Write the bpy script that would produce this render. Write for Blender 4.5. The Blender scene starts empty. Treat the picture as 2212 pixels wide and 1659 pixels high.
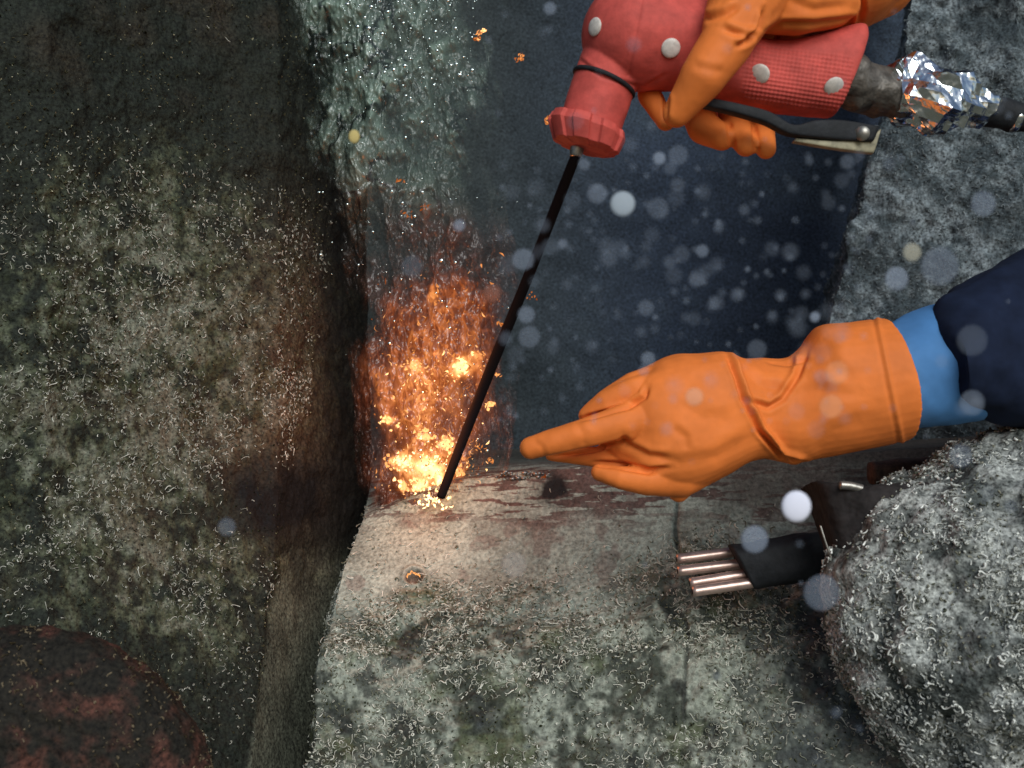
import bpy, math, random
import numpy as np
from mathutils import Vector
from mathutils.bvhtree import BVHTree
random.seed(7); R=np.random.RandomState(11)
sc=bpy.context.scene
H=1.6   # eye height above the sea bed
def W(u,v,d):
    return np.array([(u-1106)/2212*d, d, (829.5-v)/2212*d+H])
def Wn(u,v,d):
    return np.stack([(u-1106)/2212*d, d+0*u, (829.5-v)/2212*d+H],-1)
def lin(r,g,b):
    f=lambda c:(c/12.92 if c<=0.04045 else ((c+0.055)/1.055)**2.4)
    return np.array([f(r/255),f(g/255),f(b/255)])
# ---------- noise
def _h(x,y,z,s):
    n=(x.astype(np.int64)*374761393+y.astype(np.int64)*668265263+z.astype(np.int64)*2147483647+s*974634777)&0xffffffff
    n=((n^(n>>13))*1274126177)&0xffffffff
    n=((n^(n>>15))*2246822519)&0xffffffff
    n=n^(n>>16)
    return (n&0xffffff)/float(0xffffff)*2-1
def vn(p,s=0):
    f=np.floor(p); t=p-f; t=t*t*(3-2*t); f=f.astype(np.int64)
    x,y,z=f[...,0],f[...,1],f[...,2]; a,b,c=t[...,0],t[...,1],t[...,2]
    def L(k,j,i): return _h(x+i,y+j,z+k,s)
    r=0
    for k in (0,1):
        for j in (0,1):
            for i in (0,1):
                r=r+L(k,j,i)*(a if i else 1-a)*(b if j else 1-b)*(c if k else 1-c)
    return r
def fbm(p,fr,o=4,s=0):
    r=0;a=0.5;q=p*fr
    for i in range(o):
        r=r+a*vn(q,s+i*17); q=q*2.03+3.1; a*=.55
    return r
def gauss(u,v,cu,cv,su,sv): return np.exp(-((u-cu)/su)**2-((v-cv)/sv)**2)
def sst(x,a,b):
    t=np.clip((x-a)/(b-a),0,1); return t*t*(3-2*t)
def mix(a,b,t): return a*(1-t[...,None])+b*t[...,None]
# ---------- mesh helpers
def mkobj(name,V,F,mat=None,smooth=True,parent=None,attrs=None):
    me=bpy.data.meshes.new(name)
    V=np.asarray(V,dtype=np.float32)
    if isinstance(F,np.ndarray) and F.ndim==2:
        k=F.shape[1]
        me.vertices.add(len(V)); me.vertices.foreach_set('co',V.ravel())
        me.loops.add(F.size); me.loops.foreach_set('vertex_index',F.astype(np.int32).ravel())
        me.polygons.add(len(F)); me.polygons.foreach_set('loop_start',np.arange(0,F.size,k,dtype=np.int32))
        try: me.polygons.foreach_set('loop_total',np.full(len(F),k,dtype=np.int32))
        except Exception: pass
        me.update(calc_edges=True)
    else:
        me.from_pydata(V.tolist(),[],[list(map(int,f)) for f in F]); me.update()
    if smooth: me.polygons.foreach_set('use_smooth',np.ones(len(me.polygons),dtype=bool))
    if attrs:
        for n,a in attrs.items(): setattr_(me,n,a)
    o=bpy.data.objects.new(name,me); sc.collection.objects.link(o)
    if mat: me.materials.append(mat)
    if parent: o.parent=parent
    return o
def setattr_(me,n,a):
    a=np.asarray(a,dtype=np.float32)
    if a.ndim==1: a=np.stack([a,a,a],-1)
    a=np.concatenate([a[:,:3],np.ones((len(a),1),np.float32)],1)
    c=me.color_attributes.new(n,'FLOAT_COLOR','POINT'); c.data.foreach_set('color',a.ravel())
def empty(name):
    e=bpy.data.objects.new(name,None); sc.collection.objects.link(e); return e
def gridF(n,m,wrap=False):
    i=np.arange(n-1)[:,None]; mm=m if wrap else m-1
    j=np.arange(mm)[None,:]; j2=(j+1)%m
    return np.stack([i*m+j,i*m+j2,(i+1)*m+j2,(i+1)*m+j],-1).reshape(-1,4)
# ---------- materials
def mat(name,rough=.6,base=(.5,.5,.5),attr=None,metal=0,bump=None,spec=.5,var=None,det=2):
    m=bpy.data.materials.new(name); m.use_nodes=True; nt=m.node_tree; N=nt.nodes; L=nt.links
    b=N['Principled BSDF']; b.inputs['Roughness'].default_value=rough; b.inputs['Metallic'].default_value=metal
    b.inputs['Base Color'].default_value=(*base,1); b.inputs['Specular IOR Level'].default_value=spec
    tc=N.new('ShaderNodeTexCoord')
    col=None
    if attr:
        a=N.new('ShaderNodeAttribute'); a.attribute_name=attr; col=a.outputs['Color']
    if var:
        n=N.new('ShaderNodeTexNoise'); n.inputs['Scale'].default_value=var[0]; n.inputs['Detail'].default_value=det+1; n.inputs['Roughness'].default_value=.65
        L.new(tc.outputs['Object'],n.inputs['Vector'])
        mr=N.new('ShaderNodeMapRange'); mr.inputs[1].default_value=.3; mr.inputs[2].default_value=.7
        mr.inputs[3].default_value=1-var[1]; mr.inputs[4].default_value=1+var[1]
        L.new(n.outputs['Fac'],mr.inputs[0])
        mx=N.new('ShaderNodeVectorMath'); mx.operation='SCALE'
        if col: L.new(col,mx.inputs[0])
        else: mx.inputs[0].default_value=base
        L.new(mr.outputs[0],mx.inputs['Scale']); col=mx.outputs[0]
    if col: L.new(col,b.inputs['Base Color'])
    if bump:
        prev=None
        for (s,st) in bump:
            n=N.new('ShaderNodeTexNoise'); n.inputs['Scale'].default_value=s; n.inputs['Detail'].default_value=det
            L.new(tc.outputs['Object'],n.inputs['Vector'])
            bp=N.new('ShaderNodeBump'); bp.inputs['Strength'].default_value=st; bp.inputs['Distance'].default_value=.5/s
            L.new(n.outputs['Fac'],bp.inputs['Height'])
            if prev: L.new(prev,bp.inputs['Normal'])
            prev=bp.outputs[0]
        L.new(prev,b.inputs['Normal'])
    return m
def simple_mat(name,base=None,attr=None,emit=None,estr=1,alpha=None,gloss=0,rough=.25,diffuse=True):
    """light-weight shader: diffuse (+gloss) (+emission) mixed with transparency"""
    m=bpy.data.materials.new(name); m.use_nodes=True; nt=m.node_tree; N=nt.nodes; L=nt.links; N.clear()
    out=N.new('ShaderNodeOutputMaterial'); sh=None
    def at(n): a=N.new('ShaderNodeAttribute'); a.attribute_name=n; return a
    if diffuse:
        d=N.new('ShaderNodeBsdfDiffuse')
        if attr: L.new(at(attr).outputs['Color'],d.inputs[0])
        elif base is not None: d.inputs[0].default_value=(*base,1)
        sh=d.outputs[0]
        if gloss:
            g=N.new('ShaderNodeBsdfGlossy'); g.inputs['Roughness'].default_value=rough; x=N.new('ShaderNodeMixShader'); x.inputs[0].default_value=gloss
            L.new(sh,x.inputs[1]); L.new(g.outputs[0],x.inputs[2]); sh=x.outputs[0]
    if emit:
        e=N.new('ShaderNodeEmission'); L.new(at(emit).outputs['Color'],e.inputs[0]); e.inputs[1].default_value=estr
        if sh:
            x=N.new('ShaderNodeAddShader'); L.new(sh,x.inputs[0]); L.new(e.outputs[0],x.inputs[1]); sh=x.outputs[0]
        else: sh=e.outputs[0]
    if alpha:
        t=N.new('ShaderNodeBsdfTransparent'); x=N.new('ShaderNodeMixShader'); L.new(at(alpha).outputs['Fac'],x.inputs[0])
        L.new(t.outputs[0],x.inputs[1]); L.new(sh,x.inputs[2]); sh=x.outputs[0]
    L.new(sh,out.inputs[0])
    return m
M_grow=mat('encrusted_growth',.8,attr='Col',var=(300,.9),bump=[(220,.8)],spec=.25)
M_plate=mat('painted_steel_growth',.7,attr='Col',var=(260,.5),bump=[(260,.6)],spec=.25)
M_worm=simple_mat('tubeworm_shell',attr='Col')
M_glove=mat('orange_rubber',.62,base=tuple(lin(224,120,54)),var=(30,.13),bump=[(700,.10)],spec=.22)
M_red=mat('red_plastic',.65,base=tuple(lin(192,80,72)),var=(70,.22),bump=[(500,.15)],spec=.22)
M_black=mat('black_rubber',.7,base=(.014,.015,.018),var=(90,.4),bump=[(300,.3)],spec=.3)
M_rod=mat('electrode_coating',.9,base=(.012,.010,.012),spec=.05)
M_navy=mat('navy_neoprene',.9,base=tuple(lin(24,32,52)),var=(40,.3),bump=[(25,.25)],spec=.15)
M_blue=mat('blue_seal',.7,base=tuple(lin(76,126,180)),var=(35,.12),spec=.2)
M_white=mat('white_cap',.5,base=tuple(lin(205,196,188)),var=(300,.2))
M_foil=mat('foil_tape',.2,base=(.85,.88,.9),metal=1,bump=[(70,.6)])
M_steel=mat('dull_steel',.4,base=(.35,.33,.3),metal=.8,var=(120,.4))
M_copper=mat('tube_metal',.36,base=tuple(lin(196,170,160)),metal=.75,var=(80,.25))
M_beige=mat('bare_lever_plate',.6,base=tuple(lin(150,142,118)),var=(150,.4))
M_rust=mat('rusty_steel',.75,base=tuple(lin(82,60,48)),var=(160,.6),bump=[(150,.5)])
# ---------- patches
def patch(name,net,n,m,disp,colf,material):
    net=np.array(net,float); Rr,C=net.shape[:2]
    s=np.linspace(0,Rr-1,n); t=np.linspace(0,C-1,m)
    i=np.minimum(s.astype(int),Rr-2); j=np.minimum(t.astype(int),C-2)
    a=(s-i)[:,None,None]; b=(t-j)[None,:,None]
    g=lambda ii,jj: net[ii][:,jj]
    P=g(i,j)*(1-a)*(1-b)+g(i+1,j)*a*(1-b)+g(i,j+1)*(1-a)*b+g(i+1,j+1)*a*b
    u,v,d=P[...,0],P[...,1],P[...,2]
    X=Wn(u,v,d)
    N=np.cross(np.gradient(X,axis=1),np.gradient(X,axis=0)); N/=np.linalg.norm(N,axis=-1,keepdims=True)+1e-12
    tocam=np.array([0,0,H])-X; sgn=np.sign((N*tocam).sum(-1).mean()); N*=sgn
    D=disp(X,u,v); X2=X+N*D[...,None]
    col=colf(X,u,v,D)
    o=mkobj(name,X2.reshape(-1,3),gridF(n,m),material,attrs={'Col':np.clip(col,0,1).reshape(-1,3)})
    N2=np.cross(np.gradient(X2,axis=1),np.gradient(X2,axis=0)); N2/=np.linalg.norm(N2,axis=-1,keepdims=True)+1e-12; N2*=sgn
    return dict(o=o,X=X2,N=N2*.5+N*.5,u=u,v=v)
# ---------- tube worms
class Worms:
    def __init__(s): s.V=[];s.F=[];s.C=[];s.n=0
    def add(s,P,N,L,rad,col,lift=.35,seg=7,curl=1.0):
        K=len(P)
        if K==0: return
        N=N/(np.linalg.norm(N,axis=1,keepdims=True)+1e-9)
        ref=R.randn(K,3); T=np.cross(N,ref); T/=np.linalg.norm(T,axis=1,keepdims=True); B=np.cross(N,T)
        k0=R.randn(K)*2.6*curl; k1=R.randn(K)*4.5*curl
        ang=np.zeros(K); pos=P-N*rad[:,None]*.5; pts=[pos.copy()]; dirs=[]
        el=R.rand(K)*lift
        for i in range(seg):
            f=i/seg
            ang=ang+(k0+k1*(f-.3))/seg*1.3
            e=el*np.sin(f*3.0+.2)
            d=(T*np.cos(ang)[:,None]+B*np.sin(ang)[:,None])*np.cos(e)[:,None]+N*np.sin(e)[:,None]
            pos=pos+d*(L/seg)[:,None]; pts.append(pos.copy()); dirs.append(d)
        dirs.append(dirs[-1]); pts=np.stack(pts,1); dirs=np.stack(dirs,1)
        side=np.cross(dirs,N[:,None,:]); side/=np.linalg.norm(side,axis=-1,keepdims=True)+1e-9
        up=np.cross(side,dirs)
        tap=np.linspace(.5,1.1,seg+1)[None,:]
        rings=[]
        for a in (math.pi/2,math.pi*7/6,math.pi*11/6):
            rings.append(pts+(side*math.cos(a)+up*math.sin(a))*(rad[:,None]*tap*1.15)[...,None])
        V=np.stack(rings,2)
        idx=np.arange(K*(seg+1)*3).reshape(K,seg+1,3)+s.n
        a=idx[:,:-1,:]; b=idx[:,1:,:]
        F=np.stack([a,np.roll(a,-1,2),np.roll(b,-1,2),b],-1).reshape(-1,4)
        s.V.append(V.reshape(-1,3)); s.F.append(F); s.C.append(np.repeat(col,(seg+1)*3,axis=0)); s.n+=K*(seg+1)*3
    def build(s,name,material):
        return mkobj(name,np.concatenate(s.V),np.concatenate(s.F),material,attrs={'Col':np.concatenate(s.C)})
worms=Worms()
def scatter(pt,count,densf,Lr,rr,c1,c2,lift=.4,curl=1.3):
    n,m=pt['u'].shape
    i=R.randint(1,n-1,count*5); j=R.randint(1,m-1,count*5)
    u=pt['u'][i,j]; v=pt['v'][i,j]
    keep=(R.rand(len(i))<densf(u,v,pt['X'][i,j]))&(u>-80)&(u<2300)&(v>-80)&(v<1740)
    i=i[keep][:count]; j=j[keep][:count]
    P=pt['X'][i,j]+R.randn(len(i),3)*.0010; N=pt['N'][i,j]
    K=len(i)
    L=(Lr[0]+(Lr[1]-Lr[0])*R.rand(K)**1.6); r=(rr[0]+(rr[1]-rr[0])*R.rand(K)**2)
    t=R.rand(K)**1.5
    col=c1[None]*(1-t[:,None])+c2[None]*t[:,None]
    worms.add(P,N,L,r,col,lift,curl=curl)
# ================= LEFT WALL
dark=lin(30,34,28); olive=lin(66,70,54); grey=lin(110,112,100); brown=lin(84,62,46)
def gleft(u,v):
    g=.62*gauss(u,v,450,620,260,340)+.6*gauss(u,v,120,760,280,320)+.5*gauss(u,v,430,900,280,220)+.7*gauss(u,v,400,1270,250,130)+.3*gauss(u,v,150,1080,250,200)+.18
    g=g-.8*gauss(u,v,600,1080,130,90)-.5*gauss(u,v,100,60,380,220)-.6*gauss(u,v,600,200,170,280)  # black stain; upper-left dip puts light falloff into colour and growth density
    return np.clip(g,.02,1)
def seamd(u,v): return u-(690-(v-1250)*.16)
def dl(X,u,v): return .008*fbm(X,14,4,1)+.005*fbm(X,70,3,5)*(1-sst(seamd(u,v),-110,-60)*sst(v,1200,1300))
def cl(X,u,v,D):
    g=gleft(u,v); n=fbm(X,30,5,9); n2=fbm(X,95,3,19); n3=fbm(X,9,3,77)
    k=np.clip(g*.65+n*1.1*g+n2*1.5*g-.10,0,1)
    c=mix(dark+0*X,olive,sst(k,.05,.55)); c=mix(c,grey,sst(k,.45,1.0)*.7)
    c=mix(c,brown*.7,np.clip(gauss(u,v,640,800,160,330)*.9+.5*sst(n3,.1,.5),0,1)*.6)
    c=mix(c,lin(54,60,32)+0*c,sst(fbm(X,40,3,55),.15,.4)*.3*g)
    c=c*(1-.75*sst(u,660,740)*(1-sst(v,1150,1300)))[...,None]  # shade of the wall corner painted into the colour
    st=sst(seamd(u,v),-95,-80)*sst(v,1150,1330)
    c=mix(c,lin(84,86,74)*(1+.7*n[...,None]),st*.85)
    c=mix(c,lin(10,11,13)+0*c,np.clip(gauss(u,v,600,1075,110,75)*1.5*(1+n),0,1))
    return c
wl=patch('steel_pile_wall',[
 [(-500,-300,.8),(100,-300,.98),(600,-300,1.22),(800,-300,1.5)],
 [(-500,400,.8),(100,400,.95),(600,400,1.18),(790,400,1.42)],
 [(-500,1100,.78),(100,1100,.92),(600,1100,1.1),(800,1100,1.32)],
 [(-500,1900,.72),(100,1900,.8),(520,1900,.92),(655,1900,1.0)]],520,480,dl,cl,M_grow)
def densl(u,v,X):
    g=gleft(u,v); n=fbm(X,22,3,9)
    return np.clip((g-.08)*(.8+2.6*n),0,1)*(1-sst(seamd(u,v),-100,-80))
wc1=lin(92,94,80); wc2=lin(226,224,212)
scatter(wl,14000,densl,(.0032,.0095),(.00030,.00064),wc1*.8,wc2,curl=1.8)
def densl2(u,v,X): return np.clip(.25+.7*fbm(X,16,3,4),0,1)*(1-sst(seamd(u,v),-100,-80))
scatter(wl,8000,densl2,(.0015,.005),(.0004,.0010),lin(30,34,24),lin(90,84,64),lift=.8)
scatter(wl,2800,densl2,(.001,.003),(.0003,.0007),lin(130,124,90),lin(214,208,178),lift=.8)
# ================= STEEL BEAM (front ledge)
def gled(u,v,X):
    n=fbm(X,12,3,31)
    top=1190+np.clip((u-1100)*-.02,-60,60)+n*150
    top=np.where(u>1460,1100+n*120,top)
    return sst(v,top,top+150)
def crk(X,u,v): return np.exp(-((u-(1455+.04*(v-1000)+40*fbm(X,9,3,8)))/5)**2)*np.clip(.6+2*fbm(X,14,2,88),0,1)
def dled(X,u,v):
    g=gled(u,v,X)
    d=.0012*fbm(X,40,3,2)+g*(.012*fbm(X,18,4,3)+.006*fbm(X,80,3,6)+.003)
    d-=.004*crk(X,u,v)*sst(v,1040,1070)
    h=np.hypot(u-895,(v-1248)*1.1); d-=.012*(1-sst(h,12,20)); d+=.003*np.exp(-((h-24)/6)**2)
    return d
def cled(X,u,v,D):
    g=gled(u,v,X); n=fbm(X,30,5,41); n2=fbm(X,110,3,42)
    XS=X*np.array([.26,1,2.0]); st=fbm(XS,125,5,43)+.35*fbm(X,22,3,143); bl=fbm(X,16,4,44)
    paint=lin(148,158,148)*(1+.25*n[...,None]+.2*n2[...,None])
    c=mix(paint,lin(112,118,110)+0*paint,sst(bl,0,.3)*.6)
    rust=lin(84,62,58)
    ru=sst(st,-.02,.05)*(1-sst(v+60*n,1090,1180))*sst(v,985,1015)
    c=mix(c,rust*(1+.6*n2[...,None]),ru*.92)
    c=mix(c,lin(108,92,86)+0*c,sst(fbm(X,30,4,46),.22,.34)*.5)
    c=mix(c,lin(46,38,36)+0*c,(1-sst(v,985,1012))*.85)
    gn=fbm(X,26,4,47)
    gr=mix(lin(60,64,56)+0*X,lin(142,146,134),sst(n+n2*.9,-.35,.4))
    gr=mix(gr,lin(84,90,58)+0*c,sst(gn,.05,.35)*.5)
    gr=mix(gr,lin(38,40,38)+0*c,sst(fbm(X,38,4,49),.14,.3)*.7)
    gr=mix(gr,lin(104,110,112)*(1+.5*n[...,None]),sst(u,1500,1900)*.5)
    c=mix(c,gr,g)
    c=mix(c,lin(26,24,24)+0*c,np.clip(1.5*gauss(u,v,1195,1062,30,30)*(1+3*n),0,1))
    c=mix(c,lin(28,26,26)+0*c,crk(X,u,v)*.8)
    h=np.hypot(u-895,(v-1248)*1.1); c=mix(c,lin(110,70,50)+0*c,(1-sst(h,12,26))*.8)
    c=mix(c,lin(74,64,58)*(1+.5*n[...,None]),sst(u,1450,1600)*(1-sst(v,1060,1160))*.8)
    return c
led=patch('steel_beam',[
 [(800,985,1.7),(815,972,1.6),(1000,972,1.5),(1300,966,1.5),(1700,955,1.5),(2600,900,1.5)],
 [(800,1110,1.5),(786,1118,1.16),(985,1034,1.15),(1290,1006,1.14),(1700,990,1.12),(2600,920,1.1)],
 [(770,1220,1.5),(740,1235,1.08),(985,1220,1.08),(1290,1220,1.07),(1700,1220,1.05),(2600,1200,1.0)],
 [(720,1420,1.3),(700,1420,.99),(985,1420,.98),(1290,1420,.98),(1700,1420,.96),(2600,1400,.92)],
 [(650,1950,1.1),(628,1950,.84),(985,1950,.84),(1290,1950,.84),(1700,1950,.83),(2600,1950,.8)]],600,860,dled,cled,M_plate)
def densled(u,v,X):
    return np.clip((gled(u,v,X)*.97+.03)*(.65+1.9*fbm(X,20,3,61)),0,1)*(u>640)*(v>1060)
scatter(led,15500,densled,(.0042,.0125),(.00036,.00082),wc1*1.4,wc2*1.15,curl=1.8)
scatter(led,6000,lambda u,v,X:gled(u,v,X)*np.clip(.5+fbm(X,30,3,62),0,1),(.0015,.0045),(.0005,.0011),lin(56,60,44),lin(130,128,106),lift=.8)
wb=[]
for i in range(60):
    u0=1065+R.rand()*125 if i<34 else 1000+R.rand()*330; v0=1024+R.randn()*3 if i<34 else 1020+R.rand()*40
    r=.0008+.0016*R.rand()**2
    ph=np.linspace(0,math.pi,7); th=np.linspace(0,2*math.pi,10,endpoint=False); Pp,Tt=np.meshgrid(ph,th,indexing='ij')
    wb.append((np.stack([np.sin(Pp)*np.cos(Tt)*(1+R.rand()),np.sin(Pp)*np.sin(Tt),np.cos(Pp)],-1).reshape(-1,3)*r+W(u0,v0,1.139),gridF(7,10,True).tolist()))
V=[];F=[];k=0
for a,b in wb: V.append(a); F+=[[q+k for q in f] for f in b]; k+=len(a)
mkobj('weld_spatter',np.concatenate(V),F,mat('weld_metal',.35,base=(.22,.21,.2),metal=.7,var=(200,.5)))
# ================= RIGHT CONCRETE PILE
def cr(X,u,v,D):
    n=fbm(X,26,5,71); n2=fbm(X,90,3,72)
    return mix(lin(58,66,70)+0*X,lin(118,126,130),sst(n+.7*n2,-.3,.5))
rp=patch('concrete_pile',[
 [(1990,-300,1.9),(1995,-300,1.42),(2200,-300,1.36),(2800,-300,1.5)],
 [(1945,150,1.9),(1950,150,1.42),(2200,150,1.36),(2800,150,1.5)],
 [(1855,420,1.9),(1862,420,1.40),(2200,420,1.34),(2800,420,1.5)],
 [(1760,760,1.9),(1770,760,1.38),(2200,760,1.32),(2800,760,1.5)],
 [(1700,1300,1.9),(1710,1300,1.38),(2200,1300,1.32),(2800,1300,1.5)]],320,300,
 lambda X,u,v:.022*fbm(X,12,4,73)+.007*fbm(X,60,3,74),cr,M_grow)
scatter(rp,8000,lambda u,v,X:np.clip(.6+1.4*fbm(X,18,3,75),0,1)*(u>1700)*(v<1000),(.004,.010),(.0004,.0008),lin(88,96,98),lin(160,168,172),curl=1.8)
# ================= BACK
def cb(X,u,v,D):
    n=fbm(X,7,5,81); n2=fbm(X,60,4,82)
    c=mix(lin(40,50,66)+0*X,lin(58,68,78),sst(n+n2*.4,-.2,.6)*.6)  # water colour and milky haze painted into the base colour
    return mix(c,lin(46,52,52)+0*X,1-sst(u,900,1500))
patch('open_water_backdrop',[[(-2500,-2500,2.0),(5000,-2500,2.0)],[(-2500,3000,2.0),(5000,3000,2.0)]],260,340,  # added backdrop sheet standing in for the dark open water
 lambda X,u,v:.03*fbm(X,6,4,83)+.008*fbm(X,40,3,84),cb,M_grow)
g=np.linspace(-30,30,260); gx,gy=np.meshgrid(g,g); Z=.06*fbm(np.stack([gx,gy,0*gx],-1),1.2,4,90)
mkobj('seabed',np.stack([gx,gy,Z],-1).reshape(-1,3),gridF(260,260),mat('seabed_silt',.9,base=tuple(lin(96,94,78)),var=(6,.4),bump=[(8,.6)]))
# ================= ENCRUSTED MOUND + RUSTY FLANGE
def dome(name,cu,cv,ru,rv,d,dep,colf,disp,material,n=300):
    th=np.linspace(0,2*math.pi,n,endpoint=False); ph=np.linspace(.02,math.pi*.62,n//2)
    A,B=np.meshgrid(th,ph,indexing='xy')
    c=W(cu,cv,d); sx=ru/2212*d; sz=rv/2212*d
    nx=np.sin(B)*np.cos(A); nz=np.sin(B)*np.sin(A); ny=-np.cos(B)
    X=np.stack([c[0]+sx*nx,c[1]+dep*ny,c[2]+sz*nz],-1)
    N=np.stack([nx/sx,ny/dep,nz/sz],-1); N/=np.linalg.norm(N,axis=-1,keepdims=True)
    D=disp(X); X2=X+N*D[...,None]
    u=X[...,0]/X[...,1]*2212+1106; v=829.5-(X[...,2]-H)/X[...,1]*2212
    o=mkobj(name,X2.reshape(-1,3),gridF(len(ph),n,True),material,attrs={'Col':np.clip(colf(X2),0,1).reshape(-1,3)})
    return dict(o=o,X=X2,N=N,u=u,v=v)
md=dome('encrusted_boulder',2330,1345,540,420,.86,.13,
  lambda X:mix(lin(72,76,74)+0*X,lin(158,160,156),sst(fbm(X,30,4,91)+.6*fbm(X,100,3,92),-.3,.4)),
  lambda X:.020*fbm(X,13,4,93)+.012*fbm(X,45,3,94),M_grow)
scatter(md,7500,lambda u,v,X:np.clip(.5+2.4*fbm(X,24,3,95),0,1),(.0038,.0095),(.0006,.0012),lin(136,138,132),lin(244,244,238),lift=.45,curl=2.0)
scatter(md,3500,lambda u,v,X:np.clip(.3+1.5*fbm(X,30,3,195),0,1),(.0015,.005),(.0006,.0012),lin(70,74,62),lin(156,152,136),lift=.7,curl=1.1)
fl=dome('rusty_flange',60,1790,420,440,.74,.06,
  lambda X:mix(lin(28,25,20)+0*X,lin(76,46,38),sst(fbm(X,24,5,96)+.8*fbm(X,90,3,196),-.2,.6)),
  lambda X:.006*fbm(X,16,4,97)+.004*fbm(X,80,3,98),M_grow)
scatter(fl,2000,lambda u,v,X:np.clip(.2+1.2*fbm(X,20,3,99),0,1),(.001,.005),(.0003,.0008),lin(60,52,36),lin(150,134,110),lift=.8)
worms.build('tubeworm_colony',M_worm)

# ================= shape toolkit
def loft(secs,sub=6,na=36,p=2.0,closed=True):
    S=np.array([[*W(a[0],a[1],a[4]),*W(a[2],a[3],a[4]),a[5]] for a in secs])
    out=[]
    n=len(S)
    for i in range(n-1):
        p0=S[max(i-1,0)];p1=S[i];p2=S[i+1];p3=S[min(i+2,n-1)]
        for k in range(sub):
            t=k/sub
            out.append(.5*((2*p1)+(-p0+p2)*t+(2*p0-5*p1+4*p2-p3)*t*t+(-p0+3*p1-3*p2+p3)*t**3))
    out.append(S[-1]); out=np.array(out)
    a=np.linspace(0,2*math.pi,na,endpoint=False)
    ca=np.sign(np.cos(a))*np.abs(np.cos(a))**(2/p); sa=np.sign(np.sin(a))*np.abs(np.sin(a))**(2/p)
    T=out[:,:3];B=out[:,3:6];c=(T+B)/2;h=(T-B)/2
    V=c[:,None]+h[:,None]*ca[None,:,None]+np.array([0,1.,0])[None,None]*(out[:,6][:,None]*sa[None])[...,None]
    V=V.reshape(-1,3); F=gridF(len(out),na,True).tolist()
    if closed:
        k=len(V); V=np.vstack([V,c[0],c[-1]]); L=(len(out)-1)*na
        for j in range(na):
            F.append([k,(j+1)%na,j]); F.append([k+1,L+j,L+(j+1)%na])
    return V,F
def sphere(c,r,nu=20,nv=12):
    ph=np.linspace(0,math.pi,nv); th=np.linspace(0,2*math.pi,nu,endpoint=False)
    P,T=np.meshgrid(ph,th,indexing='ij')
    V=np.stack([np.sin(P)*np.cos(T),np.sin(P)*np.sin(T),np.cos(P)],-1).reshape(-1,3)*r+c
    return V,gridF(nv,nu,True).tolist()
def chain(pts,res=(24,14),step=.18):
    parts=[]
    for a,b in zip(pts[:-1],pts[1:]):
        A=W(*a[:3]);B=W(*b[:3]); ra=a[3]/2212*a[2]; rb=b[3]/2212*b[2]
        n=max(2,int(np.linalg.norm(B-A)/(min(ra,rb)*step)))
        for k in range(n+1):
            t=k/n; parts.append(sphere(A*(1-t)+B*t,ra*(1-t)+rb*t,*res))
    return parts
def merge(parts):
    V=[];F=[];n=0
    for v,f in parts:
        V.append(v); F+= [[i+n for i in q] for q in f]; n+=len(v)
    return np.concatenate(V),F
def remesh(name,parts,vox,material,parent,smooth=4,post=None):
    V,F=merge(parts); o=mkobj(name,V,F,None)
    m=o.modifiers.new('r','REMESH'); m.mode='VOXEL'; m.voxel_size=vox
    if smooth:
        s=o.modifiers.new('s','SMOOTH'); s.iterations=smooth; s.factor=.5
    dg=bpy.context.evaluated_depsgraph_get(); me=bpy.data.meshes.new_from_object(o.evaluated_get(dg))
    old=o.data; o.modifiers.clear(); o.data=me; bpy.data.meshes.remove(old)
    n=len(me.vertices); P=np.zeros(n*3); me.vertices.foreach_get('co',P); P=P.reshape(-1,3)
    Nn=np.zeros(n*3); me.vertices.foreach_get('normal',Nn); Nn=Nn.reshape(-1,3)
    if post:
        P=post(P,Nn); me.vertices.foreach_set('co',P.astype(np.float32).ravel()); me.update()
    me.polygons.foreach_set('use_smooth',np.ones(len(me.polygons),dtype=bool))
    me.materials.clear(); me.materials.append(material); o.parent=parent
    return o
def uv(P): return P[:,0]/P[:,1]*2212+1106, 829.5-(P[:,2]-H)/P[:,1]*2212
def crease(P,N,line,w,depth,ridge=0.6):
    u,v=uv(P); best=np.full(len(P),1e9); side=np.zeros(len(P)); tt=np.zeros(len(P))
    L=len(line)-1
    for k,(a,b) in enumerate(zip(line[:-1],line[1:])):
        a=np.array(a,float);b=np.array(b,float); ab=b-a
        t=np.clip(((u-a[0])*ab[0]+(v-a[1])*ab[1])/(ab@ab),0,1)
        dx=u-(a[0]+t*ab[0]); dy=v-(a[1]+t*ab[1]); d=np.hypot(dx,dy)
        s=np.sign(dx*ab[1]-dy*ab[0]); m=d<best
        best[m]=d[m]; side[m]=s[m]; tt[m]=(k+t[m])/L
    fade=np.clip(np.sin(np.clip(tt,0.0,1)*math.pi)*1.8+.15,0,1)
    f=np.clip(-N[:,1]*2+.2,0,1)*fade
    x=best/w
    val=-np.exp(-x*x)*depth
    rd=np.where(side>0,np.exp(-((x-1.5)/1.1)**2),.25*np.exp(-((x-1.6)/1.0)**2))*depth*ridge
    return P+N*((val+rd)*f)[:,None]
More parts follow.
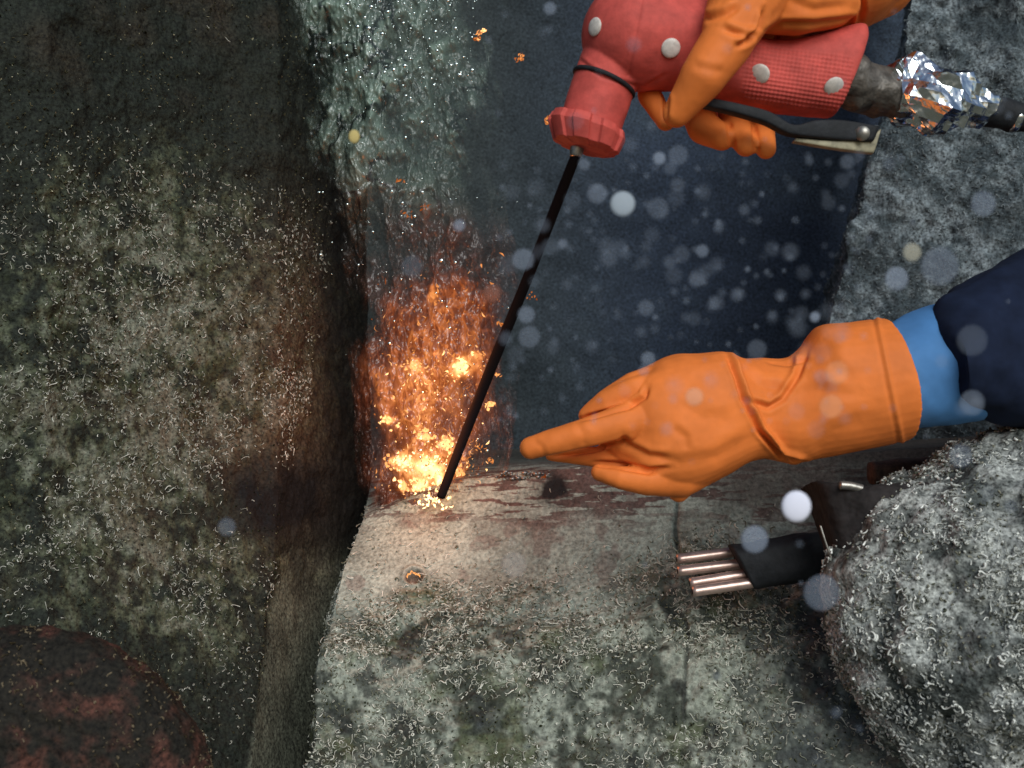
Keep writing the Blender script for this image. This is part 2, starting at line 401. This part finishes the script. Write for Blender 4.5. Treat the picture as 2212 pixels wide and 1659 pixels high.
# ================= POINTING HAND
h1=empty('gloved_hand')
palm=loft([(1262,880,1275,925,.86,.012),(1300,850,1310,985,.858,.024),(1350,818,1355,1018,.855,.032),(1400,790,1400,1050,.85,.037),
 (1450,768,1448,1068,.85,.04),(1510,764,1505,1056,.85,.041),(1565,760,1565,1028,.852,.040),(1605,775,1625,996,.855,.036),(1650,778,1690,990,.86,.034)],na=40,p=2.3)
fing=[]
fing+=chain([(1147,968,.825,25),(1200,952,.82,28),(1260,935,.818,31),(1340,915,.825,38),(1420,900,.84,52)])      # index
fing+=chain([(1268,897,.845,20),(1310,868,.838,26),(1370,838,.838,34),(1450,815,.85,42)])                         # middle
fing+=chain([(1190,984,.86,13),(1250,985,.858,20),(1340,990,.85,30),(1420,980,.85,36)])                           # ring under the index
fing+=chain([(1296,1020,.835,20),(1340,1032,.83,25),(1400,1038,.832,34),(1470,1030,.84,46),(1530,990,.85,52)])   # thumb
fing+=chain([(1300,905,.89,20),(1380,890,.89,26),(1450,860,.88,30)])                                              # little finger behind
fing+=chain([(1466,1062,.845,24),(1480,1040,.85,30)])
cuff=loft([(1585,778,1640,990,.858,.036),(1640,774,1680,998,.86,.037),(1695,774,1715,1004,.86,.038),(1732,748,1745,996,.86,.042),(1768,704,1775,990,.86,.048),
  (1840,694,1850,976,.86,.050),(1905,688,1958,950,.86,.052)],na=40,p=2.1)
def post1(P,N):
    C=lambda l,w,d,r=.6:crease(P,N,l,w,d,r)
    P=C([(1245,908),(1300,893),(1360,878),(1392,858),(1400,835)],6,.0035,.4)
    P=C([(1190,988),(1262,975),(1335,957),(1352,948)],5,.0035,.2)
    P=C([(1348,940),(1352,960),(1400,985),(1450,990)],9,.0022,.6)
    P=C([(1275,1000),(1330,1003),(1400,1018),(1450,1012)],7,.0035,.3)
    P=C([(1568,762),(1590,812),(1604,860),(1640,930),(1700,1000)],6,.0036,1.3)
    P=C([(1604,862),(1660,880),(1690,862),(1722,815),(1745,752)],7,.0026,1.0)
    P=C([(1690,862),(1760,840),(1850,852)],16,.0012,.7)
    P=C([(1640,930),(1690,985),(1740,1000)],6,.0030,1.1)
    P=C([(1655,780),(1700,786),(1745,776)],6,.0022,.8)
    P=C([(1600,790),(1640,830),(1700,842)],12,.0016,.8)
    P=C([(1440,790),(1490,820),(1560,815)],18,.0009,.5)
    P=C([(1400,985),(1470,1000),(1550,985),(1640,935)],16,.0014,.7)
    P=C([(1470,870),(1520,900),(1590,905)],20,.0009,.6)
    P=C([(1300,835),(1350,815),(1420,790)],8,.0018,.6)
    P=C([(1450,920),(1480,945),(1485,975)],10,.0009,.6)
    P=C([(1760,985),(1800,930),(1880,900)],18,.0012,.6)
    P=C([(1780,720),(1800,790),(1850,830)],18,.0012,.6)
    P=C([(1150,950),(1170,965),(1180,990)],7,.0005,.5)
    P=C([(1245,908),(1262,940),(1262,965)],10,.0009,.5)
    u,v=uv(P)
    e=u-(1905+(v-688)*.202); P=P+N*(.0012*np.exp(-((e+9)/5)**2)-.0006*np.exp(-((e+20)/4)**2))[:,None]
    return P+N*(.0012*fbm(P,22,3,101)+.0004*fbm(P,90,2,102))[:,None]
remesh('glove',[palm,cuff]+fing,.0011,M_glove,h1,5,post1)
def hollow(name,secs,material,parent,post=None,p=2.1,closed=False):
    V,F=loft(secs,sub=10,na=72,p=p,closed=closed)
    o=mkobj(name,V,F,material,parent=parent)
    if post:
        me=o.data; n=len(me.vertices); N=np.zeros(n*3); me.vertices.foreach_get('normal',N); V=post(V,N.reshape(-1,3)); me.vertices.foreach_set('co',V.astype(np.float32).ravel()); me.update()
    return o
wr=lambda a,f,s:(lambda P,N:P+N*(a*fbm(P,f,3,s))[:,None])
hollow('cuff_seal',[(1885,718,1940,930,.86,.044),(1925,702,1968,925,.86,.045),(1968,678,2030,920,.86,.047),(2020,658,2110,910,.86,.052),(2034,656,2134,908,.86,.052),(2036,664,2130,900,.86,.047)],M_blue,h1,wr(.003,30,111))
hollow('sleeve',[(2022,760,2030,840,.84,.036),(2016,705,2050,880,.84,.050),(2040,650,2118,903,.85,.060),(2110,596,2200,922,.87,.066),(2350,500,2420,960,.9,.075),(2800,350,2900,1000,1.0,.09)],M_navy,h1,wr(.014,18,112),closed=True)
# ================= CUTTING TORCH
tor=empty('cutting_torch')
handle=loft([(1470,-5,1455,190,.80,.033),(1500,10,1490,195,.80,.032),(1560,50,1545,208,.80,.029),(1650,92,1640,236,.80,.026),(1750,82,1735,246,.80,.026),(1850,56,1792,251,.80,.026),(1868,74,1803,246,.80,.022)],na=44,p=2.8)
head=chain([(1372,78,.80,116),(1440,88,.80,106),(1490,98,.80,98)],res=(80,48),step=.1)
nk=loft([(1262,100,1400,160,.80,.026),(1243,150,1368,206,.80,.0245),(1228,195,1356,240,.80,.0235),(1208,262,1336,300,.80,.0235)],na=64)
def postT(P,N):
    u,v=uv(P)
    a=(u-1640)*.99+(v-150)*.15; b=-(u-1640)*.15+(v-150)*.99
    m=sst(u,1590,1625)*(1-sst(u,1835,1850))*np.clip(-N[:,1]*3,0,1)*(1-sst(np.abs(b-8),55,72))
    k=np.sin((a+b*1.0)*.34)*np.sin((a-b*1.0)*.34)
    P=P+N*(m*k*.0006)[:,None]
    s=np.abs(u-(1372+ (v-80)*-.18)); P=P-N*(.0007*np.exp(-(s/4)**2)*(v<165))[:,None]
    P=crease(P,N,[(1240,120),(1300,165),(1390,190),(1440,160)],5,.0010,.5)
    return P+N*(.0010*fbm(P,40,3,121))[:,None]
body=remesh('body',[handle,nk]+head,.0009,M_red,tor,6,postT)
def nutsec():
    V=[];na=120
    secs=[((1196,240),(1346,290),.98),((1190,258),(1343,305),1.03),((1200,300),(1330,333),1.03),((1218,312),(1318,338),.9)]
    for T,B,s in secs:
        Tw=W(*T,.8);Bw=W(*B,.8);c=(Tw+Bw)/2;h=(Tw-Bw)/2;r=np.linalg.norm(h)
        for j in range(na):
            a=2*math.pi*j/na; lug=1.06 if (j%15)<9 else .97
            V.append(c+(h*math.cos(a)+np.array([0,r,0])*math.sin(a))*lug*s)
    V=np.array(V);F=gridF(len(secs),na,True).tolist(); k=len(V)
    V=np.vstack([V,(W(1196,240,.8)+W(1346,290,.8))/2,(W(1218,312,.8)+W(1318,338,.8))/2])
    for j in range(na): F+= [[k,(j+1)%na,j],[k+1,3*na+j,3*na+(j+1)%na]]
    return V,F
o=mkobj('collet_nut',*nutsec(),M_red,smooth=False,parent=tor)
bv=o.modifiers.new('b','BEVEL'); bv.width=.0008; bv.segments=2; bv.limit_method='ANGLE'
def ringobj(name,T,B,d,thick,material,parent):
    Tw=W(*T,d);Bw=W(*B,d);c=(Tw+Bw)/2;h=(Tw-Bw)/2;r=np.linalg.norm(h);h=h/r;y=np.array([0,1.,0]);n=np.cross(h,y)
    V=[];na=64;nb=12
    for i in range(na):
        a=2*math.pi*i/na;rd=h*math.cos(a)+y*math.sin(a)
        for k in range(nb):
            b=2*math.pi*k/nb; V.append(c+rd*(r+thick*math.cos(b))+n*thick*1.3*math.sin(b))
    V=np.array(V); idx=np.arange(na*nb).reshape(na,nb); a=idx; b=np.roll(idx,-1,0)
    F=np.stack([a,np.roll(a,-1,1),np.roll(b,-1,1),b],-1).reshape(-1,4)
    return mkobj(name,V,F,material,parent=parent)
ringobj('seal_ring',(1241,152),(1368,207),.80,.0014,M_black,tor)
def tubew(name,pts,rad,material,parent,na=24,post=None,sub=8,flat=False):
    P=np.array(pts); n=len(P); out=[];rr=[]
    rad=np.array(rad if hasattr(rad,'__len__') else [rad]*n)
    for i in range(n-1):
        p0=P[max(i-1,0)];p1=P[i];p2=P[i+1];p3=P[min(i+2,n-1)]
        for k in range(sub):
            t=k/sub; out.append(.5*((2*p1)+(-p0+p2)*t+(2*p0-5*p1+4*p2-p3)*t*t+(-p0+3*p1-3*p2+p3)*t**3)); rr.append(rad[i]*(1-t)+rad[i+1]*t)
    out.append(P[-1]);rr.append(rad[-1]); out=np.array(out);rr=np.array(rr)
    T=np.gradient(out,axis=0);T/=np.linalg.norm(T,axis=1,keepdims=True)
    ref=np.array([.9,.1,-.3]) if name=='cutting_electrode' else np.array([0.1,1,.05])
    A=np.cross(T,ref);A/=np.linalg.norm(A,axis=1,keepdims=True)+1e-9;B=np.cross(T,A)
    a=np.linspace(0,2*math.pi,na,endpoint=False)
    V=out[:,None]+(A[:,None]*np.cos(a)[None,:,None]+B[:,None]*np.sin(a)[None,:,None])*rr[:,None,None]
    V=V.reshape(-1,3);F=gridF(len(out),na,True).tolist()
    k=len(V);V=np.vstack([V,out[0],out[-1]]);L=(len(out)-1)*na
    for j in range(na): F+=[[k,(j+1)%na,j],[k+1,L+j,L+(j+1)%na]]
    o=mkobj(name,V,F,material,parent=parent,smooth=not flat)
    if post:
        me=o.data; N=np.zeros(len(V)*3); me.vertices.foreach_get('normal',N); V=post(V,N.reshape(-1,3)); me.vertices.foreach_set('co',V.astype(np.float32).ravel()); me.update()
    return o
tubew('tip',[W(1252,300,.8),W(1246,325,.8),W(1244,338,.8)],[.006,.0055,.0045],M_steel,tor)
bvh=BVHTree.FromObject(body,bpy.context.evaluated_depsgraph_get())
cam0=Vector((0,0,H))
for i,(u,v,r) in enumerate([(1285,58,20),(1449,104,21),(1641,160,22),(1801,187,22)]):
    d=Vector(W(u,v,1.0))-cam0; d.normalize()
    hit,nn,_,_=bvh.ray_cast(cam0,d)
    if hit is None: continue
    rr=r/2212*hit.y; V,F=sphere(np.zeros(3),1,28,14); V=V*np.array([rr,rr,rr*.3])
    q=nn.to_track_quat('Z','Y').to_matrix(); V=(np.array(q)@V.T).T+np.array(hit)
    mkobj('screw_cap_%d'%(i+1),V,F,M_white,parent=tor)
def bar(name,secs,material,parent,thick):
    V,F=loft([(a,b,c,d,e,thick) for a,b,c,d,e in secs],sub=6,na=24,p=5); return mkobj(name,V,F,material,parent=parent)
bar('trigger_lever',[(1490,212,1486,226,.775),(1540,216,1534,236,.772),(1600,228,1592,250,.770),(1660,244,1650,268,.77),(1710,272,1700,292,.772),(1760,262,1755,300,.775),(1820,262,1815,306,.778),(1895,275,1882,308,.782)],M_black,tor,.006)
bar('lever_plate',[(1718,300,1712,308,.777),(1800,306,1795,322,.779),(1870,300,1862,331,.784),(1900,280,1884,333,.786)],M_beige,tor,.004)
tubew('pivot',[W(1862,288,.772),W(1866,290,.80)],.0055,M_steel,tor)
tubew('hose_coupling',[W(1795,165,.80),W(1830,175,.80),W(1880,195,.805),(W(1945,210,.81))],[.024,.020,.018,.017],mat('grimy_coupling',.5,base=tuple(lin(84,78,72)),metal=.3,var=(90,.6),bump=[(120,.6)]),tor,post=wr(.006,60,131),sub=14)
tubew('foil_wrap',[W(1925,195,.81),W(1955,195,.81),W(2010,205,.80),W(2060,225,.81),W(2105,240,.825)],[.014,.022,.026,.020,.013],M_foil,tor,na=22,sub=6,flat=True,
   post=lambda P,N:P+N*(.016*fbm(P*np.array([.6,1,1.3]),70,3,132))[:,None])
tubew('power_cable',[W(2090,232,.825),W(2160,245,.83),W(2260,255,.85),W(2500,230,.95),W(2900,50,1.1)],[.013,.012,.012,.012,.012],M_black,tor,post=wr(.004,60,133))
for k,(a,b) in enumerate([((2120,219),(2112,262)),((2195,234),(2188,278))]):
    ringobj('cable_band_%d'%(k+1),a,b,.832,.003,M_foil,tor)
rod=tubew('cutting_electrode',[W(1246,330,.80),W(1140,600,.93),W(1050,822,1.03),W(953,1072,1.10)],[.0040,.0048,.0054,.0048],M_rod,None,sub=20)
# ================= HOLDING HAND
h2=empty('gloved_hand.001')
A=[]
A+=chain([(1640,-40,.765,90),(1598,20,.752,74),(1570,90,.744,58),(1518,165,.742,50),(1462,245,.752,30)])
A+=chain([(1640,-40,.79,100),(1740,-30,.80,104),(1840,-30,.81,92),(1900,-50,.82,86)])
A+=chain([(1640,0,.77,70),(1720,10,.77,66),(1800,10,.78,50)])
A+=chain([(1560,-60,.85,70),(1700,-60,.86,80),(1850,-60,.85,80)])
A+=chain([(1540,-20,.86,34),(1450,60,.87,30),(1400,140,.85,30),(1404,205,.815,27),(1438,262,.80,22)])
A+=chain([(1600,-20,.86,34),(1520,120,.87,34),(1500,225,.85,34),(1520,275,.82,36),(1560,298,.805,28)])
A+=chain([(1680,-20,.86,34),(1620,130,.87,32),(1580,230,.85,32),(1592,280,.815,33),(1612,312,.80,26)])
A+=chain([(1760,-20,.86,32),(1690,130,.87,30),(1640,240,.85,30),(1645,290,.815,29),(1655,322,.80,22)])
A.append(loft([(1840,-120,1820,60,.81,.045),(1900,-140,1880,52,.81,.047),(1960,-180,1935,15,.815,.05),(2040,-230,2010,-30,.82,.055)],na=40))
def post2(P,N):
    C=lambda l,w,d,r=.6:crease(P,N,l,w,d,r)
    P=C([(1480,30),(1530,40),(1570,30),(1600,10)],9,.0022,.8)
    P=C([(1590,100),(1615,88),(1640,60),(1650,20)],7,.0038,.9)
    P=C([(1560,60),(1600,75),(1640,80)],8,.0022,.8)
    P=C([(1650,75),(1690,50),(1760,50),(1850,40)],8,.0022,.8)
    P=C([(1700,0),(1760,20),(1840,10)],12,.0014,.6)
    P=C([(1432,185),(1440,215),(1436,262)],6,.0030,.3)
    P=C([(1495,140),(1530,150),(1565,155)],10,.0009,.6)
    P=C([(1853,60),(1862,20),(1858,-20)],7,.0030,1.0)
    P=C([(1574,262),(1580,300),(1585,325)],6,.002,.3)
    P=C([(1628,270),(1632,300),(1636,330)],6,.002,.3)
    return P+N*(.0012*fbm(P,24,3,141)+.0004*fbm(P,90,2,142))[:,None]
remesh('glove',A,.0012,M_glove,h2,5,post2)
hollow('sleeve',[(1995,-200,1970,-50,.82,.04),(2120,-330,2080,-100,.85,.06),(2400,-700,2300,-300,.95,.09)],M_navy,h2,wr(.008,16,143),closed=True)
# ================= SPARE ELECTRODES + POUCH
sp=empty('spare_electrode_bundle')
for k,(u0,v0,u1,v1,d) in enumerate([(1462,1208,1700,1178,.985),(1464,1234,1700,1206,.975),(1490,1260,1700,1226,.965),(1496,1278,1700,1248,.955)]):
    a=W(u0,v0,d);b=W(u1,v1,d); tubew('tube_%d'%(k+1),[a,a*.5+b*.5,b],.0050,M_copper,sp)
    t=(b-a)/np.linalg.norm(b-a); tubew('bore_%d'%(k+1),[a-t*.0004,a+t*.001],.0026,M_black,sp,sub=2)
def boxy(name,secs,material,parent,th,p=4,post=None):
    V,F=loft([(a,b,c,d,e,th) for a,b,c,d,e in secs],sub=8,na=48,p=p); o=mkobj(name,V,F,material,parent=parent)
    if post:
        me=o.data; N=np.zeros(len(V)*3); me.vertices.foreach_get('normal',N); V=post(V,N.reshape(-1,3)); me.vertices.foreach_set('co',V.astype(np.float32).ravel()); me.update()
    return o
boxy('rubber_wrap',[(1578,1180,1625,1268,.965),(1640,1168,1680,1262,.962),(1720,1156,1750,1252,.96),(1800,1150,1830,1250,.96)],M_black,sp,.019,3,wr(.004,40,151))
tp=empty('tool_pouch')
boxy('body',[(1738,1052,1772,1140,.93),(1765,1042,1812,1248,.88),(1830,1045,1850,1225,.86),(1900,1048,1930,1140,.85),(2010,1040,2030,1090,.85)],mat('dark_webbing',.85,base=tuple(lin(48,44,44)),var=(70,.5),bump=[(60,.5)],spec=.2),tp,.014,4,wr(.006,22,152))
tubew('edge_strap',[W(1772,1135,.865),W(1790,1190,.862),W(1812,1248,.862)],.0009,M_steel,tp)
tubew('knurled_bolt',[W(1815,1048,.85),W(1838,1050,.85),W(1862,1056,.85)],.0036,M_steel,tp)
boxy('strap',[(1880,1000,1885,1045,1.0),(1990,985,2000,1040,1.0),(2150,960,2160,1020,1.0)],M_rust,tp,.01,3,wr(.004,30,153))

# ================= GAS PLUME
n,m=760,400
s=np.linspace(0,1,n); t=np.linspace(-1,1,m)
vv=-160+s*(1115+160)
cu=np.interp(vv,[-160,0,250,450,650,900,1115],[835,835,865,900,948,940,930])
hw=np.interp(vv,[-160,0,250,450,650,800,1000,1115],[270,255,220,200,205,180,170,140])
dd=np.interp(vv,[-160,400,1115],[1.24,1.2,1.165])
U=cu[:,None]+hw[:,None]*t[None]; Vv=np.repeat(vv[:,None],m,1)
Dd=dd[:,None]+.05*(t[None]**2)
X=Wn(U,Vv,Dd); XS=X*np.array([1,1,.6])
n1=fbm(XS,18,5,201); n2=fbm(XS,60,4,202); n3=fbm(X*np.array([1,1,.45]),150,3,203)
wx=X+.012*np.stack([fbm(X,25,3,211),0*n1,fbm(X,25,3,212)],-1)
rid=1-np.abs(fbm(wx*np.array([1,1,.7]),48,4,204))*3.4
rid2=1-np.abs(fbm(wx*np.array([1.6,1,.7]),110,3,214))*3.4
swirl=1-np.abs(fbm(wx*np.array([1,1,1]),20,4,215))*7
X=X+np.array([0,-1,0])*(.030*n1+.013*n2+.005*n3)[...,None]+np.array([1,0,0])*(.012*fbm(XS,25,3,205))[...,None]
edge=1-sst(np.abs(t)[None]+.6*fbm(XS,22,4,206),.40,1.0)
HS=[(935,1085,28,14,3.0),(922,1012,36,26,2.6),(865,998,16,14,2.4),(1003,790,18,16,2.2),(898,790,14,14,1.3),(838,908,12,9,1.8),(965,962,10,10,1.8),(920,940,14,8,1.5),(868,1050,8,8,1.5),(990,1018,7,7,1.2),(845,1000,10,8,1.2),(1060,875,6,6,1.5),(905,1050,14,10,2.0),(950,1040,12,20,2.2),(1035,770,10,12,1.0),(940,640,8,16,.8)]
heat=.95*gauss(U,Vv,925,1000,115,95)+.85*gauss(U,Vv,935,835,120,90)+.42*gauss(U,Vv,965,680,125,85)+.10*gauss(U,Vv,930,500,90,60)
fil=np.clip(sst(rid,.4,1.0)*.9+.7*sst(rid2,.5,1.0)+.3*sst(n3,.15,.4),0,2)
e=heat*(.32+.62*fil*sst(n1+.30,0,.6)+.26*sst(n2+.1,0,.4))
e=e+heat*1.2*sst(rid2*np.clip(rid,0,1),.75,1.0)*sst(fbm(X,60,3,216),.12,.35)
for a,b,c,d,k in HS:
    w1=fbm(X,100,3,207)*18; w2=fbm(X,100,3,227)*18
    e=e+k*gauss(U+w1,Vv+w2,a,b,c,d)
def fire(e):
    e=np.clip(e,0,4)[...,None]
    return np.concatenate([1.0*e**1.1, .38*e**1.5, .11*e**1.9],-1)
em=fire(e*.92)*sst(e,.02,.1)[...,None]
top=(1-sst(Vv+120*n1,300,560))[...,None]
gasc=lin(112,128,116)*(1+.5*n1[...,None]+.4*n2[...,None])
gasc=mix(gasc,lin(24,36,34)+0*gasc,sst(swirl,.35,.8)*sst(n1+.1*n2,-.25,.1)*.9)
hotc=lin(88,62,52)*(1+.5*n2[...,None])
col=np.clip(gasc*top+hotc*(1-top),0,1)
ed=edge*np.clip(.75+n1*.9,0,1)
al=np.where(Vv<600, ed*(.60+.35*sst(n2,-.1,.4)), ed*.85)
al=al*(1-.5*gauss(U,Vv,860,540,200,120))
al=np.clip(al+np.clip(e*.8,0,1)*edge**.4,0,1)
M_gas=simple_mat('boiling_gas',attr='Col',emit='Emit',alpha='Alp',gloss=.10,rough=.3)
mkobj('gas_plume',X.reshape(-1,3),gridF(n,m),M_gas,attrs={'Col':col.reshape(-1,3),'Emit':em.reshape(-1,3),'Alp':al.ravel()})
SV=[];SF=[];SE=[];cnt=0
def streak(p,d,L,r,c):
    global cnt
    d=d/np.linalg.norm(d); a=np.cross(d,[0.3,1,.2]);a/=np.linalg.norm(a);b=np.cross(d,a)
    bend=(a*R.randn()+b*R.randn())*L*.25
    prof=[0,.7,1,.6,0]
    for i,pr in enumerate(prof):
        t=i/4; c0=p+d*L*(t-.5)+bend*math.sin(math.pi*t)
        for k in range(4):
            an=k*math.pi/2; SV.append(c0+(a*math.cos(an)+b*math.sin(an))*(r*pr+1e-5)); SE.append(c*(1.1-.4*t))
    for i in range(4):
        for k in range(4):
            SF.append([cnt+i*4+k,cnt+i*4+(k+1)%4,cnt+i*4+4+(k+1)%4,cnt+i*4+4+k])
    cnt+=20
for i in range(900):
    z=R.rand()
    if z<.40: u0,v0=930+R.randn()*58,1000+R.randn()*50
    elif z<.82: u0,v0=940+R.randn()*62,820+R.randn()*60
    else: u0,v0=965+R.randn()*75,690+R.randn()*55
    if u0<800 or u0>1090 or v0>1095: continue
    d=np.array([R.randn()*.8,R.randn()*.4,1.0])
    L=(3+15*R.rand()**3)/2212*1.15; r=.00025+.0010*R.rand()**4
    c=fire(np.array([ (.45+2.2*R.rand()**4)*(1 if v0>740 else .55)]))[0]
    streak(W(u0,v0,1.135+R.randn()*.015),d,L,r,c)
for (a,b,c,d,k) in HS:
    for j in range(int(6+k*9)):
        u0=a+R.randn()*c*.9; v0=b+R.randn()*d*.9
        streak(W(u0,v0,1.125+R.randn()*.008),np.array([R.randn()*.8,R.randn()*.3,.6]),(4+8*R.rand())/2212*1.1,.0007+.0018*R.rand()**2,fire(np.array([k*1.0]))[0])
for (u0,v0,k,s_) in [(1045,66,1.8,7),(1036,74,1.0,8),(1130,125,.7,8),(1120,127,.5,8),(1030,85,.5,8),(1182,265,.8,4),(1186,255,.6,5),(866,392,.4,6),(1075,810,1,6),(1056,873,1.5,4),(1082,700,.5,6),(1150,640,.35,8),(1060,995,.7,6),(1040,965,.9,9),(1178,1030,.2,5),(880,465,.3,12),(910,450,.3,12)]:
    for j in range(7):
        streak(W(u0+R.randn()*s_*.7,v0+R.randn()*s_*.5,1.12+R.randn()*.004),np.array([R.randn()*.8+.4,R.randn()*.2,.6]),(5+9*R.rand())/2212,.0004+.0008*R.rand(),fire(np.array([k*(.6+R.rand()*.8)]))[0])
for j in range(9):
    an=3.4+j*.32; streak(W(895+14*math.cos(an),1248+11*math.sin(an),1.062),np.array([-math.sin(an),0,-math.cos(an)]),.004,.0009,fire(np.array([1.1]))[0])
M_spark=simple_mat('glowing_slag',emit='Emit',estr=1.3,diffuse=False)
try: M_spark.cycles.emission_sampling='NONE'; M_gas.cycles.emission_sampling='NONE'
except Exception: pass
mkobj('cutting_sparks',np.array(SV),np.array(SF),M_spark,attrs={'Emit':np.array(SE)})
# added emissive halo imitating arc light scattered in turbid water, densest at the arc
def glow(name,u,v,d,ru,rv,dep,colr,st,pw,parent):
    V,F=sphere(np.zeros(3),1,32,20); o=mkobj(name,V,F,None,parent=parent)
    o.location=W(u,v,d); o.scale=(ru/2212*d,dep,rv/2212*d)
    m=bpy.data.materials.new(name); m.use_nodes=True; nt=m.node_tree; nt.nodes.clear()
    out=nt.nodes.new('ShaderNodeOutputMaterial'); e=nt.nodes.new('ShaderNodeEmission'); e.inputs[0].default_value=(*colr,1)
    tc=nt.nodes.new('ShaderNodeTexCoord'); g=nt.nodes.new('ShaderNodeTexGradient'); g.gradient_type='SPHERICAL'
    p=nt.nodes.new('ShaderNodeMath'); p.operation='POWER'; p.inputs[1].default_value=pw
    k=nt.nodes.new('ShaderNodeMath'); k.operation='MULTIPLY'; k.inputs[1].default_value=st
    L=nt.links; L.new(tc.outputs['Object'],g.inputs[0]); L.new(g.outputs['Fac'],p.inputs[0]); L.new(p.outputs[0],k.inputs[0]); L.new(k.outputs[0],e.inputs[1]); L.new(e.outputs[0],out.inputs['Volume'])
    o.data.materials.append(m); return o
gw=empty('arc_halo')
glow('wide_glow',930,930,1.10,330,400,.15,(1,.27,.10),38,1.9,gw)
glow('arc_glow',925,1030,1.07,180,170,.09,(1,.48,.20),150,2.4,gw)
def pl(name,u,v,d,w,c,r=.02):
    l=bpy.data.lights.new(name,'POINT'); l.energy=w; l.color=c; l.shadow_soft_size=r
    o=bpy.data.objects.new(name,l); o.location=W(u,v,d); sc.collection.objects.link(o)
pl('arc_light',900,990,1.05,.30,(1,.30,.10),.03); pl('arc_light.001',925,840,1.06,.5,(1,.28,.08),.03)
# ================= BUBBLES & SUSPENDED PARTICLES
BV=[];BF=[];BC=[];BA=[];bn=0
us,fs=sphere(np.zeros(3),1,18,10); fs=np.array(fs)
def bub(u,v,r,d,al,c=(150,160,178),sq=1.0):
    global bn
    k=r/2212*d; V=us*np.array([k*sq,k*.3,k])+W(u,v,d)
    BV.append(V);BF.append(fs+bn);bn+=len(V)
    BC.append(np.repeat(lin(*c)[None],len(V),0)); BA.append(np.full(len(V),min(al*.62,.95)))
for x in [(1345,440,27,.5,.9,(185,195,205)),(1720,1094,34,.5,1.4,(235,235,250),.95),(1775,1280,40,.52,.25),(1630,1165,30,.5,.5),(1290,418,22,.5,.25),(1130,560,24,.5,.3),(1063,634,20,.5,.35,(170,110,90)),
 (1137,680,19,.5,.3),(1143,728,24,.5,.2),(992,487,13,.5,.5),(1424,342,14,.5,.6),(1970,545,20,.5,.6,(190,186,170)),(1937,602,26,.5,.5),(2030,575,42,.5,.25),(2124,440,28,.5,.3),(1500,857,20,.5,.4,(250,190,150)),(1795,878,26,.5,.25,(250,190,150)),
 (1808,805,26,.5,.18,(250,190,150)),(2100,870,28,.5,.22),(2100,735,34,.5,.12),(1760,685,11,.5,.6),(1517,542,14,.5,.3),(1110,1220,28,.5,.3,(180,170,165)),(1188,18,14,.5,.35),(765,295,15,.6,1.4,(200,180,120),.8),(490,1138,20,.5,.18),(1400,775,16,.5,.3),
 (1465,335,22,.5,.16),(1422,450,24,.5,.14),(1395,665,18,.5,.16),(1262,355,13,.5,.22),(1635,755,22,.5,.14),(890,575,24,.5,.12),(2075,985,26,.5,.2),(1215,527,11,.5,.3),(1830,350,16,.5,.15),(1390,800,12,.5,.2)]: bub(*x)
for i in range(330):
    if R.rand()<.8: u0,v0=1080+R.rand()*800,330+R.rand()*600
    else: u0,v0=900+R.rand()*1312,R.rand()*1659
    z=R.rand(); r=3+18*z**2.6
    bub(u0,v0,r,.34+.16*R.rand(),.06+.09*R.rand()**2+(.15 if r<6 else 0))
M_bub=simple_mat('suspended_bubble',attr='Col',alpha='Alp')
mkobj('suspended_bubbles',np.concatenate(BV),np.concatenate(BF),M_bub,attrs={'Col':np.concatenate(BC),'Alp':np.concatenate(BA)})
SB=[];SFc=[];k0=0
for i in range(480):
    z=R.rand()
    if z<.45: u0,v0=740+R.rand()*290,R.rand()**1.5*190
    elif z<.75: u0,v0=870+R.randn()*90,R.rand()*620
    else: u0,v0=950+R.randn()*80,620+R.rand()*400
    d=1.12+R.randn()*.01; r=(.7+2.4*R.rand()**4)/2212*d
    V=us*np.array([r*(1+R.rand()),r*.7,r*(.8+.6*R.rand())])+W(u0,v0,d); SB.append(V);SFc.append(fs+k0);k0+=len(V)
mkobj('gas_bubbles',np.concatenate(SB),np.concatenate(SFc),mat('silver_bubble',.15,base=(.6,.68,.66),metal=1))
# ================= LIGHT
el=math.radians(32); az=math.radians(16)
dirv=Vector((math.sin(az)*math.cos(el),-math.cos(az)*math.cos(el),math.sin(el)))
sun=bpy.data.lights.new('sun','SUN'); sun.energy=2.45; sun.angle=math.radians(38); sun.color=(.95,1,.98)
so=bpy.data.objects.new('sun',sun); so.rotation_euler=dirv.to_track_quat('Z','Y').to_euler(); sc.collection.objects.link(so)
w=bpy.data.worlds.new('World'); sc.world=w; w.use_nodes=True; nt=w.node_tree
sk=nt.nodes.new('ShaderNodeTexSky'); sk.sky_type='NISHITA'; sk.sun_disc=False; sk.sun_elevation=el; sk.sun_rotation=math.pi-az
bg=nt.nodes['Background']; nt.links.new(sk.outputs[0],bg.inputs[0]); bg.inputs[1].default_value=.07
# ================= CAMERA
cd=bpy.data.cameras.new('camera'); cd.lens=36; cd.sensor_width=36; cd.clip_start=.02; cd.clip_end=200
cd.dof.use_dof=True; cd.dof.focus_distance=.98; cd.dof.aperture_fstop=8
co=bpy.data.objects.new('camera',cd); co.location=(0,0,H); co.rotation_euler=(math.pi/2,0,0); sc.collection.objects.link(co); sc.camera=co
sc.view_settings.view_transform='Standard'; sc.view_settings.look='None'; sc.view_settings.exposure=0
